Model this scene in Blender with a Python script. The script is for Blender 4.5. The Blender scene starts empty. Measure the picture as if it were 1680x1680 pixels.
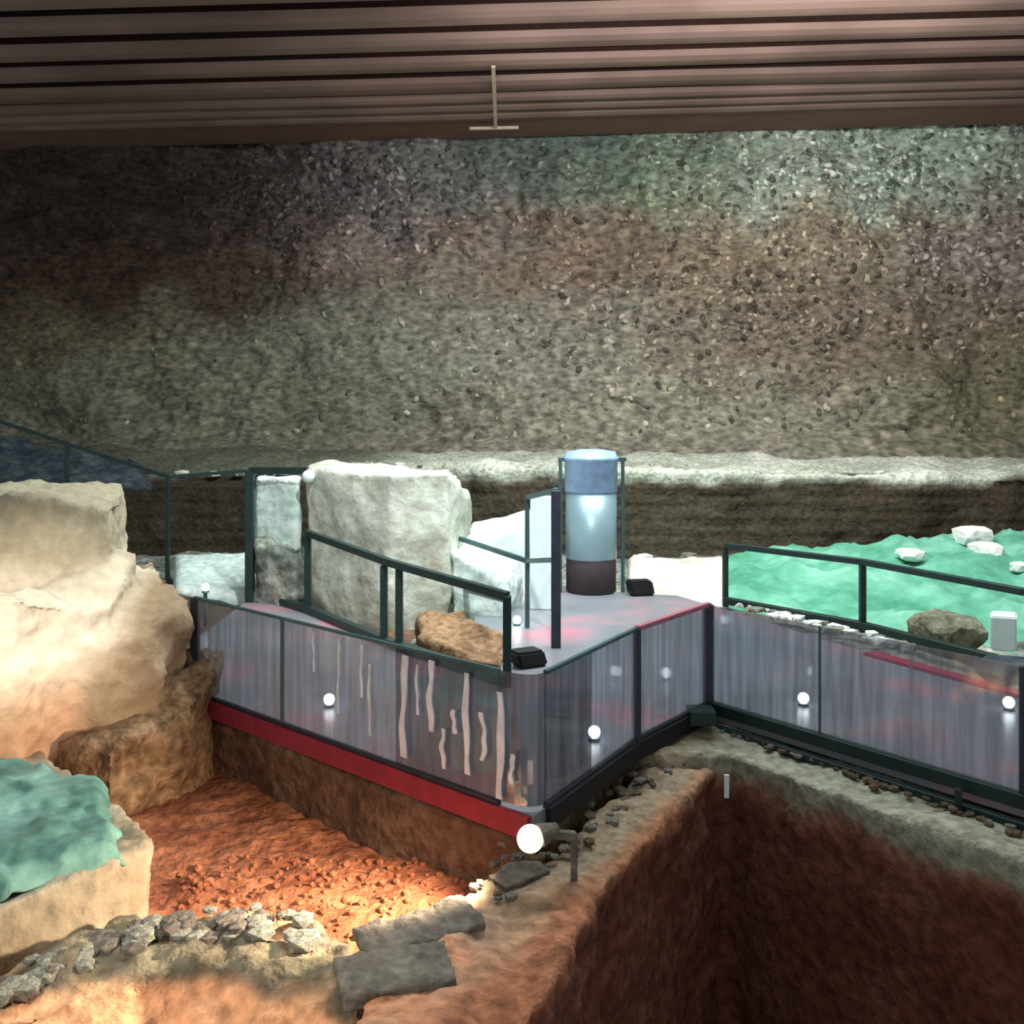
import bpy, bmesh, math, random, time
_t0 = time.time()
from mathutils import Vector, noise, Matrix
random.seed(7)
S = bpy.context.scene
C = S.collection
# ------------------------------------------------------------------ camera, world, lights, exposure
F = 1600.0; CH = 3.2; HY = 679.0          # focal length in px, camera height above the deck, horizon row
cam = bpy.data.cameras.new('camera'); co = bpy.data.objects.new('camera', cam); C.objects.link(co)
co.location = (0, 0, CH); co.rotation_euler = (math.pi/2, 0, 0)
cam.sensor_width = 36; cam.lens = 36*F/1680; cam.shift_y = -(840-HY)/1680; cam.clip_end = 200
S.camera = co
S.view_settings.view_transform = 'Standard'; S.view_settings.look = 'None'
S.view_settings.gamma = 1; S.view_settings.use_curve_mapping = False
S.view_settings.exposure = 0.0
w = bpy.data.worlds.new('world'); S.world = w; w.use_nodes = True
w.node_tree.nodes['Background'].inputs[0].default_value = (0.92, 0.98, 1.0, 1)
w.node_tree.nodes['Background'].inputs[1].default_value = 0.42

def area(name, loc, target, sx, sy, power, col):
    l = bpy.data.lights.new(name, 'AREA'); l.shape = 'RECTANGLE'; l.size = sx; l.size_y = sy
    l.energy = power; l.color = col
    o = bpy.data.objects.new(name, l); C.objects.link(o); o.location = loc
    o.rotation_euler = (Vector(target)-Vector(loc)).to_track_quat('-Z', 'Y').to_euler()
    return o
def spot(name, loc, target, power, col, ang=60, blend=0.6, rad=0.15):
    l = bpy.data.lights.new(name, 'SPOT'); l.energy = power; l.color = col
    l.spot_size = math.radians(ang); l.spot_blend = blend; l.shadow_soft_size = rad
    o = bpy.data.objects.new(name, l); C.objects.link(o); o.location = loc
    o.rotation_euler = (Vector(target)-Vector(loc)).to_track_quat('-Z', 'Y').to_euler()
    return o
area('overhead_fill', (2.0, 15, 10.8), (2.0, 16.5, 0), 10, 5, 2600, (0.92, 1.0, 0.99))  # added soft fill from overhead, no roof opening modelled for it
area('wall_fill', (5.0, 19, 10.5), (6.0, 30, 5.5), 12, 1.0, 1000, (1.0, 0.96, 0.92))  # unseen fill added to brighten the back wall
spot('block_fill', (0.5, 7, 9.0), (-1.6, 16, .8), 3800, (0.94, 1.0, 1.0), 38)  # extra fill added for the camera-facing sides of block and pillar
spot('mound_flood', (-3.2, 4.6, 3.4), (-4.75, 9.6, 1.2), 1700, (1.0, 0.93, 0.86), 26, 0.8, 0.2)
spot('foreground_fill', (-4.5, 2.0, 4.0), (-1.9, 6.4, -1.1), 1500, (1.0, 0.86, 0.70), 34, 0.9, 0.3)  # warm camera-side fill added for the near earth faces

# ------------------------------------------------------------------ helpers
def P(px, py, Y):            # point at depth Y
    return Vector(((px-840)/F*Y, Y, CH-(py-HY)/F*Y))
def G(px, py, z=0.0):        # point on the level z
    Y = (CH-z)*F/(py-HY)
    return Vector(((px-840)/F*Y, Y, z))
def lin(c):
    return tuple(((v/255)/12.92 if v/255 <= .04045 else ((v/255+.055)/1.055)**2.4) for v in c)+(1,)
def tag(o, label=None, cat=None, group=None, kind=None):
    if label: o['label'] = label
    if cat: o['category'] = cat
    if group: o['group'] = group
    if kind: o['kind'] = kind
    return o
def empty(name, loc, label, cat, group=None):
    o = bpy.data.objects.new(name, None); C.objects.link(o); o.location = loc; o.empty_display_size = .1
    return tag(o, label, cat, group)
def link(name, me, mat, parent=None):
    o = bpy.data.objects.new(name, me); C.objects.link(o)
    if mat and not me.materials: me.materials.append(mat)
    if parent:
        bpy_loc = parent.location
        o.parent = parent; o.location = -Vector(bpy_loc)      # parts are modelled in world coordinates
    return o
def from_bm(name, bm, mat, parent=None, smooth=False):
    bmesh.ops.recalc_face_normals(bm, faces=bm.faces[:])
    me = bpy.data.meshes.new(name); bm.to_mesh(me); bm.free()
    if smooth: me.polygons.foreach_set('use_smooth', [True]*len(me.polygons))
    return link(name, me, mat, parent)
def bar(bm, a, b, w, h=None):   # a box beam from a to b
    a = Vector(a); b = Vector(b); h = h or w
    d = (b-a); L = d.length
    q = d.to_track_quat('Y', 'Z').to_matrix().to_4x4()
    bmesh.ops.create_cube(bm, size=1, matrix=Matrix.Translation((a+b)/2) @ q @ Matrix.Diagonal((w, L, h, 1)))
def barobj(name, a, b, w, mat, parent=None, h=None, bev=.006):
    bm = bmesh.new(); bar(bm, a, b, w, h)
    if bev: bmesh.ops.bevel(bm, geom=bm.edges[:], offset=bev, segments=1, affect='EDGES')
    return from_bm(name, bm, mat, parent)
def prism(poly, z0, z1):
    bm = bmesh.new()
    def zz(z, i): return z[i] if isinstance(z, (list, tuple)) else z
    lo = [bm.verts.new((p[0], p[1], zz(z0, i))) for i, p in enumerate(poly)]
    hi = [bm.verts.new((p[0], p[1], zz(z1, i))) for i, p in enumerate(poly)]
    n = len(poly)
    f1 = bm.faces.new(lo[::-1]); f2 = bm.faces.new(hi)
    for i in range(n): bm.faces.new((lo[i], lo[(i+1) % n], hi[(i+1) % n], hi[i]))
    bm.normal_update(); bmesh.ops.triangulate(bm, faces=[f1, f2], ngon_method='EAR_CLIP'); bmesh.ops.recalc_face_normals(bm, faces=bm.faces[:])
    return bm
def fbm(v, sc, oct=4):
    return noise.fractal(v*sc, 1.0, 2.1, oct)
def rough(name, bm, mat, voxel=.06, amp=.08, sc=1.6, parent=None, fine=.012, kind=None, strata=0, colf=None):
    """voxel remesh of a solid, then lumps: a natural earth / rock body"""
    me = bpy.data.meshes.new('t'); bm.to_mesh(me); bm.free()
    o = bpy.data.objects.new('t', me); C.objects.link(o)
    m = o.modifiers.new('r', 'REMESH'); m.mode = 'VOXEL'; m.voxel_size = voxel
    dg = bpy.context.evaluated_depsgraph_get(); dg.update()
    me2 = bpy.data.meshes.new_from_object(o.evaluated_get(dg))
    bpy.data.objects.remove(o); bpy.data.meshes.remove(me)
    me2.name = name
    nv = len(me2.vertices); cs = [0.0]*nv*3; ns = [0.0]*nv*3
    me2.vertices.foreach_get('co', cs); me2.vertex_normals.foreach_get('vector', ns); outc = []
    for i in range(nv):
        c = Vector(cs[3*i:3*i+3]); n = Vector(ns[3*i:3*i+3])
        d = amp*fbm(c, sc) + fine*fbm(c+Vector((7, 3, 1)), 9, 2)
        if strata: d += strata*math.sin(c.z*19+2*noise.noise(c*.7))*(1-abs(n.z))
        outc += (c+n*d)[:]
    me2.vertices.foreach_set('co', outc); me2.update()
    if colf:
        a = me2.color_attributes.new('soil', 'FLOAT_COLOR', 'POINT'); cl = []
        for i in range(nv):
            c = Vector(outc[3*i:3*i+3]); cl += list(lin(colf(c)))
        a.data.foreach_set('color', cl)
    me2.polygons.foreach_set('use_smooth', [True]*len(me2.polygons))
    o = link(name, me2, mat, parent)
    if kind: o['kind'] = kind
    return o
def mixc(a, b, t):
    t = max(0, min(1, t)); return tuple(x*(1-t)+y*t for x, y in zip(a, b))
def nz(c, s, k=0): return noise.noise(c*s+Vector((k*7.3, k*3.1, k)))
def stone_bm(c, r, squash=.7, seed=0, sub=2, rz=0):
    bm = bmesh.new(); bmesh.ops.create_icosphere(bm, subdivisions=sub, radius=1)
    rr = random.Random(seed); off = Vector((rr.random()*90, rr.random()*90, rr.random()*90))
    ax = (r*rr.uniform(.85, 1.25), r*rr.uniform(.75, 1.0), r*squash*rr.uniform(.8, 1.1))
    R = Matrix.Rotation(rz or rr.random()*6, 3, 'Z')
    for v in bm.verts:
        k = 1+.35*noise.noise(v.co*1.3+off)+.12*noise.noise(v.co*3.5+off)
        q = v.co*k
        q = Vector((max(-.85, min(.85, q.x)), max(-.85, min(.85, q.y)), max(-.8, min(.75, q.z))))
        v.co = R @ Vector((q.x*ax[0], q.y*ax[1], q.z*ax[2])) + Vector(c)
    return bm
# ------------------------------------------------------------------ materials
def mat_new(name):
    m = bpy.data.materials.new(name); m.use_nodes = True
    return m, m.node_tree, m.node_tree.nodes['Principled BSDF']
def earth(name, cols, sc=2.0, bump=.5, rough_=.95, det=8, stretch=(1, 1, 1), fine=14, attr=None, mottle=.35):
    m, t, b = mat_new(name); N = t.nodes; L = t.links
    tc = N.new('ShaderNodeTexCoord'); mp = N.new('ShaderNodeMapping'); mp.inputs['Scale'].default_value = stretch
    L.new(tc.outputs['Object'], mp.inputs[0])
    n1 = N.new('ShaderNodeTexNoise'); n1.inputs['Scale'].default_value = sc; n1.inputs['Detail'].default_value = det
    n1.inputs['Roughness'].default_value = .62; L.new(mp.outputs[0], n1.inputs[0])
    r = N.new('ShaderNodeValToRGB'); r.color_ramp.elements[0].position = .33; r.color_ramp.elements[1].position = .68
    r.color_ramp.elements[0].color = lin(cols[0]); r.color_ramp.elements[1].color = lin(cols[-1])
    if len(cols) > 2:
        e = r.color_ramp.elements.new(.5); e.color = lin(cols[1])
    L.new(n1.outputs[0], r.inputs[0])
    n2 = N.new('ShaderNodeTexNoise'); n2.inputs['Scale'].default_value = fine; n2.inputs['Detail'].default_value = 4
    L.new(mp.outputs[0], n2.inputs[0])
    mr = N.new('ShaderNodeMapRange'); mr.inputs[1].default_value = .3; mr.inputs[2].default_value = .7
    mr.inputs[3].default_value = 1-mottle; mr.inputs[4].default_value = 1+mottle; L.new(n2.outputs[0], mr.inputs[0])
    mul = N.new('ShaderNodeMix'); mul.data_type = 'RGBA'; mul.blend_type = 'MULTIPLY'; mul.inputs[0].default_value = 1
    src = r.outputs[0]
    if attr:
        at = N.new('ShaderNodeAttribute'); at.attribute_name = attr
        m0 = N.new('ShaderNodeMix'); m0.data_type = 'RGBA'; m0.inputs[0].default_value = .14
        L.new(at.outputs[0], m0.inputs[6]); L.new(r.outputs[0], m0.inputs[7]); src = m0.outputs[2]
    L.new(src, mul.inputs[6]); L.new(mr.outputs[0], mul.inputs[7])
    L.new(mul.outputs[2], b.inputs['Base Color'])
    b.inputs['Roughness'].default_value = rough_; b.inputs['Specular IOR Level'].default_value = .15
    bp = N.new('ShaderNodeBump'); bp.inputs['Strength'].default_value = bump; bp.inputs['Distance'].default_value = .06
    ad = N.new('ShaderNodeMath'); ad.operation = 'ADD'; L.new(n1.outputs[0], ad.inputs[0]); L.new(n2.outputs[0], ad.inputs[1])
    L.new(ad.outputs[0], bp.inputs['Height']); L.new(bp.outputs[0], b.inputs['Normal'])
    return m
def plain(name, col, rough_=.5, metal=0, spec=.4, var=.15, sc=6):
    m, t, b = mat_new(name); N = t.nodes; L = t.links
    n1 = N.new('ShaderNodeTexNoise'); n1.inputs['Scale'].default_value = sc; n1.inputs['Detail'].default_value = 5
    tc = N.new('ShaderNodeTexCoord'); L.new(tc.outputs['Object'], n1.inputs[0])
    r = N.new('ShaderNodeValToRGB'); c = lin(col)
    r.color_ramp.elements[0].color = tuple(x*(1-var) for x in c[:3])+(1,); r.color_ramp.elements[1].color = tuple(min(1, x*(1+var)) for x in c[:3])+(1,)
    r.color_ramp.elements[0].position = .35; r.color_ramp.elements[1].position = .65
    L.new(n1.outputs[0], r.inputs[0]); L.new(r.outputs[0], b.inputs['Base Color'])
    b.inputs['Roughness'].default_value = rough_; b.inputs['Metallic'].default_value = metal; b.inputs['Specular IOR Level'].default_value = spec
    return m
def emis(name, col, s):
    m, t, b = mat_new(name); b.inputs['Base Color'].default_value = lin(col)
    b.inputs['Emission Color'].default_value = lin(col); b.inputs['Emission Strength'].default_value = s
    return m
M = {}
M['wall'] = earth('cliff_earth', [(62, 56, 48), (104, 98, 86), (146, 140, 124)], sc=.9, bump=1.0, fine=4.5, attr='soil', mottle=.5, stretch=(1, 1, 1.8))
M['soil'] = earth('layered_site_earth', [(112, 96, 80), (140, 122, 102), (168, 150, 128)], sc=1.5, bump=.9, fine=9, attr='soil', mottle=.38)
M['soils'] = earth('smooth_sandy_earth', [(176, 160, 136), (200, 186, 160), (216, 204, 182)], sc=1.2, bump=.5, fine=8, attr='soil', mottle=.14)
M['under'] = earth('red_brown_earth', [(104, 58, 36), (138, 84, 54), (168, 108, 72)], sc=1.3, bump=.7, fine=9)
M['pitred'] = earth('dark_red_earth', [(84, 36, 22), (104, 50, 34), (128, 66, 44)], sc=1.2, bump=.6, fine=7)
M['orange'] = earth('orange_earth', [(122, 70, 48), (142, 88, 62), (164, 108, 78)], sc=2.2, bump=.9, fine=11, mottle=.3)
M['pale'] = earth('pale_sandy_earth', [(176, 150, 120), (208, 186, 156), (226, 210, 184)], sc=1.1, bump=.6, fine=8, mottle=.14)
M['brown'] = earth('ochre_brown_earth', [(98, 76, 56), (128, 102, 76), (158, 130, 102)], sc=2.5, bump=.9, fine=10)
M['tan'] = earth('tan_earth', [(150, 106, 74), (184, 138, 98), (202, 160, 120)], sc=1.7, bump=.8, fine=9, mottle=.3)
M['heap'] = earth('heap_earth', [(108, 88, 66), (146, 116, 88), (164, 132, 104)], sc=2.6, bump=1.0, fine=10, mottle=.4)
M['balk'] = earth('grey_brown_earth', [(120, 98, 76), (150, 124, 98), (172, 158, 134)], sc=2.0, bump=1.0, fine=10, mottle=.4)
M['ground'] = earth('grey_green_rubble_ground', [(86, 96, 88), (126, 134, 124), (172, 172, 160)], sc=1.6, bump=1.0, fine=7, mottle=.5)
M['dark'] = earth('dark_strata_earth', [(42, 50, 46), (74, 72, 58), (104, 98, 84)], sc=1.0, bump=1.0, fine=6, stretch=(.5, .5, 3), mottle=.5)
M['ledge'] = earth('pale_ledge_earth', [(140, 150, 136), (176, 184, 168), (206, 210, 196)], sc=1.2, bump=.8, fine=6, mottle=.35)
M['block'] = earth('pale_loess_block', [(164, 162, 144), (190, 194, 180), (212, 216, 204)], sc=1.1, bump=.5, fine=7, mottle=.16)
M['plaster'] = earth('white_plaster', [(180, 204, 196), (208, 228, 220), (232, 240, 236)], sc=2, bump=.4, fine=8, mottle=.15)
M['stone'] = earth('grey_stone', [(104, 108, 98), (136, 138, 126), (172, 172, 160)], sc=3, bump=.6, fine=12, mottle=.25)
M['slate'] = earth('flat_grey_stone', [(84, 82, 74), (106, 100, 92), (124, 118, 108)], sc=3, bump=.5, fine=12, mottle=.2)
M['wstone'] = earth('white_stone', [(206, 210, 204), (228, 230, 224), (240, 240, 236)], sc=3, bump=.4, fine=8, mottle=.08)
M['pinkw'] = earth('pinkish_white_sheet', [(200, 178, 170), (222, 206, 198), (234, 224, 218)], sc=1, bump=.4, fine=5, mottle=.1)
M['olive'] = earth('olive_boulder', [(92, 94, 78), (120, 120, 100), (146, 144, 124)], sc=4, bump=1, fine=10, mottle=.35)
M['tarp'] = earth('green_tarpaulin', [(72, 142, 114), (98, 168, 140), (136, 196, 172)], sc=.8, bump=.25, fine=5, mottle=.12, rough_=.5)
M['tarp2'] = earth('teal_tarpaulin', [(72, 112, 102), (104, 146, 134), (136, 178, 166)], sc=1.3, bump=.3, fine=5, mottle=.12, rough_=.5)
M['darktarp'] = earth('dark_blue_sheet', [(44, 54, 64), (62, 74, 80), (84, 92, 96)], sc=1.5, bump=.6, fine=6, mottle=.3, rough_=.6)
M['rail'] = plain('dark_green_steel', (38, 58, 56), .45, .3, .4)
M['rail2'] = plain('teal_grey_steel', (66, 98, 100), .4, .4, .5)
M['railb'] = plain('bronze_steel', (62, 58, 46), .45, .3)
M['post'] = plain('dark_blue_grey_post', (54, 60, 70), .4, .4)
M['red'] = plain('red_edge_strip', (144, 46, 62), .6, 0, .3)
M['red2'] = plain('vivid_red_strip', (176, 20, 62), .6, 0, .3)
M['pink'] = plain('faded_red_rail', (170, 104, 118), .6)
M['strip'] = plain('pale_wavy_strip', (222, 230, 236), .8)
M['ceil'] = plain('brown_ceiling_board', (124, 103, 95), .75, 0, .15, .2, .35)
M['ceilr'] = plain('reddish_ceiling_board', (116, 90, 80), .75, 0, .2, .10, .8)
M['ceild'] = plain('ceiling_gap_shade', (40, 26, 22), .9, 0, .1)
M['conduit'] = plain('pale_conduit', (200, 180, 160), .5)
M['black'] = plain('black_rubber', (16, 18, 20), .6)
M['steel'] = plain('galvanised_steel', (134, 160, 168), .38, .4, .5, .12, 1.2)
M['white'] = plain('white_board', (222, 238, 238), .5, 0, .3, .05)
M['lens'] = emis('floor_light_lens', (255, 255, 250), 14.0)
M['bulb'] = emis('warm_bulb', (255, 232, 196), 1.5)
def deck_mat():
    m, t, b = mat_new('polished_grey_deck'); N = t.nodes; L = t.links
    tc = N.new('ShaderNodeTexCoord'); n = N.new('ShaderNodeTexNoise'); n.inputs['Scale'].default_value = .55; n.inputs['Detail'].default_value = 5
    L.new(tc.outputs['Object'], n.inputs[0])
    r = N.new('ShaderNodeValToRGB'); r.color_ramp.elements[0].color = lin((118, 126, 132)); r.color_ramp.elements[0].position = .38
    r.color_ramp.elements[1].color = lin((190, 128, 140)); r.color_ramp.elements[1].position = .68
    e = r.color_ramp.elements.new(.54); e.color = lin((138, 136, 144)); L.new(n.outputs[0], r.inputs[0])
    L.new(r.outputs[0], b.inputs['Base Color']); b.inputs['Roughness'].default_value = .32; b.inputs['Specular IOR Level'].default_value = .5
    return m
M['deck'] = deck_mat()
def glass_mat(nm='streaked_glass', tint=(.84, .88, .92, 1), dc=(150, 148, 158)):
    m, t, b = mat_new(nm); N = t.nodes; L = t.links
    N.remove(b); out = N['Material Output']
    tr = N.new('ShaderNodeBsdfTransparent'); tr.inputs[0].default_value = tint
    gl = N.new('ShaderNodeBsdfGlossy'); gl.inputs['Roughness'].default_value = .06; gl.inputs[0].default_value = (.9, .95, 1, 1)
    di = N.new('ShaderNodeBsdfDiffuse'); di.inputs[0].default_value = lin(dc)
    tc = N.new('ShaderNodeTexCoord'); mp = N.new('ShaderNodeMapping'); mp.inputs['Scale'].default_value = (5, 5, .35)
    n = N.new('ShaderNodeTexNoise'); n.inputs['Scale'].default_value = 3.0; n.inputs['Detail'].default_value = 4
    L.new(tc.outputs['Object'], mp.inputs[0]); L.new(mp.outputs[0], n.inputs[0])
    mr = N.new('ShaderNodeMapRange'); mr.inputs[1].default_value = .35; mr.inputs[2].default_value = .75; mr.inputs[3].default_value = .22; mr.inputs[4].default_value = .62
    L.new(n.outputs[0], mr.inputs[0])
    m1 = N.new('ShaderNodeMixShader'); L.new(mr.outputs[0], m1.inputs[0]); L.new(tr.outputs[0], m1.inputs[1]); L.new(di.outputs[0], m1.inputs[2])
    m2 = N.new('ShaderNodeMixShader'); m2.inputs[0].default_value = .07; L.new(m1.outputs[0], m2.inputs[1]); L.new(gl.outputs[0], m2.inputs[2])
    L.new(m2.outputs[0], out.inputs[0])
    return m
M['glass'] = glass_mat()
M['dark_glass'] = glass_mat('darker_glass', (.62, .63, .66, 1), (96, 92, 96))  # darker, less clear copy of the glass for the corner panes

# ------------------------------------------------------------------ setting: back wall
# plan line of the wall: left end further away than the right end
WL = Vector((-22, 32.4)); WR = Vector((20, 28.5))
def wall_back():
    nx, nz = 460, 130; z0, z1 = 1.2, 12.8
    vs = []; cols = []
    along = (WR-WL); nrm = Vector((along.y, -along.x, 0)).normalized()
    def blob(px, py, cx, cy, rx, ry):
        return math.exp(-(((px-cx)/rx)**2+((py-cy)/ry)**2))
    reg = [  # colour patches: centre, radii (rows/columns of the wall), colour, weight
        ((70, 310, 330, 160), (34, 25, 24), 5.0), ((60, 440, 330, 50), (78, 48, 34), 1.6),  # upper-left patch is near black and weighted strongest
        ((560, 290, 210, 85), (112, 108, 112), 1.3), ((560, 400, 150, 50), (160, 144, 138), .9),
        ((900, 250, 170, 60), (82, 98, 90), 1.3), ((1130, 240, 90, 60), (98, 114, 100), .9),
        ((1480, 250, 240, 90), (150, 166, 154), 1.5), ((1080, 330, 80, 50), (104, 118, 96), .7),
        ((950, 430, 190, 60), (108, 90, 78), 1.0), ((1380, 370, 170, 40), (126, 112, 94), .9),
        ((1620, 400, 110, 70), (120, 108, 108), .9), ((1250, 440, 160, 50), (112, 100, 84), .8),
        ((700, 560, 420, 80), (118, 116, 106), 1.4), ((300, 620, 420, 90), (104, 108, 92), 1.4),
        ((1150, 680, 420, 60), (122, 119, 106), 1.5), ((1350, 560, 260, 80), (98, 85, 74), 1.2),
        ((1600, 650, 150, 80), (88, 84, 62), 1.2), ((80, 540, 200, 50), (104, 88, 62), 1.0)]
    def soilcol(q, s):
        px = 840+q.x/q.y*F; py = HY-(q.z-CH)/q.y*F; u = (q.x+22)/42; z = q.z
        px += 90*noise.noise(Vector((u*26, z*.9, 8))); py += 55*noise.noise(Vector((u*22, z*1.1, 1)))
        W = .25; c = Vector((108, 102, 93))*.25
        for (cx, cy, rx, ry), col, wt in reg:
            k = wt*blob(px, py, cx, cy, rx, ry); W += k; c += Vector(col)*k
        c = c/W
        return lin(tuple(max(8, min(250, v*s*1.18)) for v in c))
    for j in range(nz+1):
        for i in range(nx+1):
            u = i/nx; z = z0+(z1-z0)*j/nz
            b = WL+along*u; p = Vector((b.x, b.y, z))
            lean = .14*(z-2)
            bulge = 1.0*fbm(p, .16, 3)+.35*fbm(p*1.0+Vector((5, 5, 5)), .7, 4)
            stony = max(0, noise.noise(Vector((u*9, z*.35, 3)))+.45)
            d = bulge+stony*.16*fbm(p, 2.6, 3)
            q = p-nrm*(-1)*0 + nrm*d*(1 if nrm.y < 0 else -1)
            q.y += lean
            if z < 2.6: q.y -= (2.6-z)*1.6
            vs.append(q)
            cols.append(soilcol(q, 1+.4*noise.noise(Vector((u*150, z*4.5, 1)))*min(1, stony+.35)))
    fs = [(j*(nx+1)+i, j*(nx+1)+i+1, (j+1)*(nx+1)+i+1, (j+1)*(nx+1)+i) for j in range(nz) for i in range(nx)]
    me = bpy.data.meshes.new('wall_back'); me.from_pydata(vs, [], fs)
    a = me.color_attributes.new('soil', 'FLOAT_COLOR', 'POINT')
    flat = [x for c in cols for x in c]; a.data.foreach_set('color', flat)
    me.polygons.foreach_set('use_smooth', [True]*len(me.polygons))
    o = link('wall_back', me, M['wall']); tag(o, kind='structure')
    # stones bedded in the wall, too small to pick apart
    rr = random.Random(3); n = 0; RV = []; RF = []
    ib = bmesh.new(); bmesh.ops.create_icosphere(ib, subdivisions=1, radius=1)
    iv = [v.co.copy() for v in ib.verts]; iff = [[v.index for v in f.verts] for f in ib.faces]; ib.free()
    while n < 3600:
        i = rr.randrange(20, nx-20); j = rr.randrange(14, nz-2); v = vs[j*(nx+1)+i]
        px = 840+v.x/v.y*F; py = HY-(v.z-CH)/v.y*F
        wgt = blob(px, py, 560, 310, 230, 110)+blob(px, py, 1480, 330, 420, 200)+.4*blob(px, py, 1150, 560, 350, 110)+.03
        if rr.random() > wgt: continue
        r = rr.uniform(.04, .13)
        mt = Matrix.Translation(v+Vector((0, .01, 0))) @ Matrix.Rotation(rr.random()*6, 4, 'Y') @ Matrix.Diagonal((r*rr.uniform(1, 1.8), r*.8, r*rr.uniform(.6, 1), 1))
        k = len(RV); RV += [mt @ c for c in iv]; RF += [[a+k for a in f] for f in iff]; n += 1
    me = bpy.data.meshes.new('rubble'); me.from_pydata(RV, [], RF); me.polygons.foreach_set('use_smooth', [True]*len(RF))
    ca = me.color_attributes.new('soil', 'FLOAT_COLOR', 'POINT'); cl = []
    for i0 in range(0, len(RV), len(iv)):
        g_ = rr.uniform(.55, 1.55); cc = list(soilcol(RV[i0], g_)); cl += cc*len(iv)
    ca.data.foreach_set('color', cl)
    st = link('rubble', me, M['wall'], o); st['kind'] = 'stuff'
M['wstones'] = earth('wall_rubble', [(84, 92, 84), (118, 122, 110), (156, 160, 146)], sc=.8, bump=.4, fine=3, mottle=.3)
wall_back()

# ------------------------------------------------------------------ setting: ceiling of long boards
def ceiling():
    zc = CH+9.0
    slope = (WR.y-WL.y)/(WR.x-WL.x)
    root = bpy.data.objects.new('ceiling', None)
    def wy(y, x): return y+slope*(x+.5)*(1-(31-y)*.03)
    bm = bmesh.new()
    vs = [bm.verts.new((x, wy(y, x), zc+.5)) for x, y in ((-24, 9), (24, 9), (24, 34), (-24, 34))]
    bm.faces.new(vs); r = bmesh.ops.extrude_face_region(bm, geom=bm.faces[:])
    for v in r['geom']:
        if isinstance(v, bmesh.types.BMVert): v.co.z += .2
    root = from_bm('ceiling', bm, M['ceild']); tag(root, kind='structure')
    ys = [9.3]
    while ys[-1] < 29.6: ys.append(ys[-1]+ (1.5 if ys[-1] < 27.0 else .8))
    rr = random.Random(5)
    for k, y in enumerate(ys[:-1]):
        y2 = ys[k+1]; gap = .40 if y < 25.5 else (.24 if y < 27 else .05)
        for xa, xb in ((-24, 24),):
            bm = bmesh.new(); n = 24; rows = []
            # shallow shiplap profile: the near lip hangs lower, a bead along the middle
            prof = [(0, .02), (.05, -.12), (.25, -.17), (.5, -.15), (.62, -.09), (.85, -.06), (1.0, .06)]
            tilt = rr.uniform(-.02, .02)
            for i in range(n+1):
                x = xa+(xb-xa)*i/n; row = []
                wob = .09*noise.noise(Vector((x*.14, y*.7, 0)))
                for s, dz in prof:
                    yy = y+gap/2+(y2-y-gap)*s
                    row.append(bm.verts.new((x, wy(yy, x)+wob*2, zc+dz+wob+tilt)))
                row.append(bm.verts.new((x, wy(y2-gap/2, x)+wob*2, zc+.4))); row.append(bm.verts.new((x, wy(y+gap/2, x)+wob*2, zc+.4)))
                rows.append(row)
            m_ = len(rows[0])
            for i in range(n):
                for j in range(m_):
                    f_ = bm.faces.new((rows[i][j], rows[i+1][j], rows[i+1][(j+1) % m_], rows[i][(j+1) % m_]))
                    if j >= m_-3: f_.material_index = 1  # side and top faces coloured dark so the gaps read as shade
            bm.faces.new(rows[0][::-1]); bm.faces.new(rows[-1])
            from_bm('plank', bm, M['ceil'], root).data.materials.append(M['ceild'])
    # last flat end board against the wall
    bm = bmesh.new(); y = ys[-1]
    bar(bm, (-24, wy(y+.9, -24), zc), (24, wy(y+.9, 24), zc), 1.9, .10)
    from_bm('end_board', bm, M['ceilr'], root)
    bm = bmesh.new(); bar(bm, (-.47, 24.6, zc-.24), (-.50, 29.9, zc-.24), .10, .06)
    bar(bm, (-1.3, 29.95, zc-.24), (.2, 29.85, zc-.24), .10, .08)
    from_bm('conduit', bm, M['conduit'], root)
ceiling()

# ------------------------------------------------------------------ setting: grounds
def heightfield(name, x0, x1, y0, y1, res, zf, mat, inside=None):
    nx = int((x1-x0)/res); ny = int((y1-y0)/res)
    vs = []; keep = []
    for j in range(ny+1):
        for i in range(nx+1):
            x = x0+(x1-x0)*i/nx; y = y0+(y1-y0)*j/ny
            vs.append((x, y, zf(x, y)))
    fs = []
    for j in range(ny):
        for i in range(nx):
            if inside:
                x = x0+(x1-x0)*(i+.5)/nx; y = y0+(y1-y0)*(j+.5)/ny
                if not inside(x, y): continue
            a = j*(nx+1)+i; fs.append((a, a+1, a+nx+2, a+nx+1))
    me = bpy.data.meshes.new(name); me.from_pydata(vs, [], fs)
    me.polygons.foreach_set('use_smooth', [True]*len(me.polygons))
    o = link(name, me, mat); return o
def fb2(x, y, s, o=4): return fbm(Vector((x, y, 0)), s, o)
# upper ground behind the deck
def zg(x, y):
    return -.28+.16*fb2(x, y, .5)+.06*fb2(x, y, 2.5)
g = heightfield('floor', -16, 16, 11, 24.8, .11, zg, M['ground']); tag(g, kind='structure')
# bottom of the deep pits
g = heightfield('pit_floor', -9, 9, 1.5, 12, .12, lambda x, y: -3.6+.1*fb2(x, y, .8), M['pitred']); tag(g, kind='structure')

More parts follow.
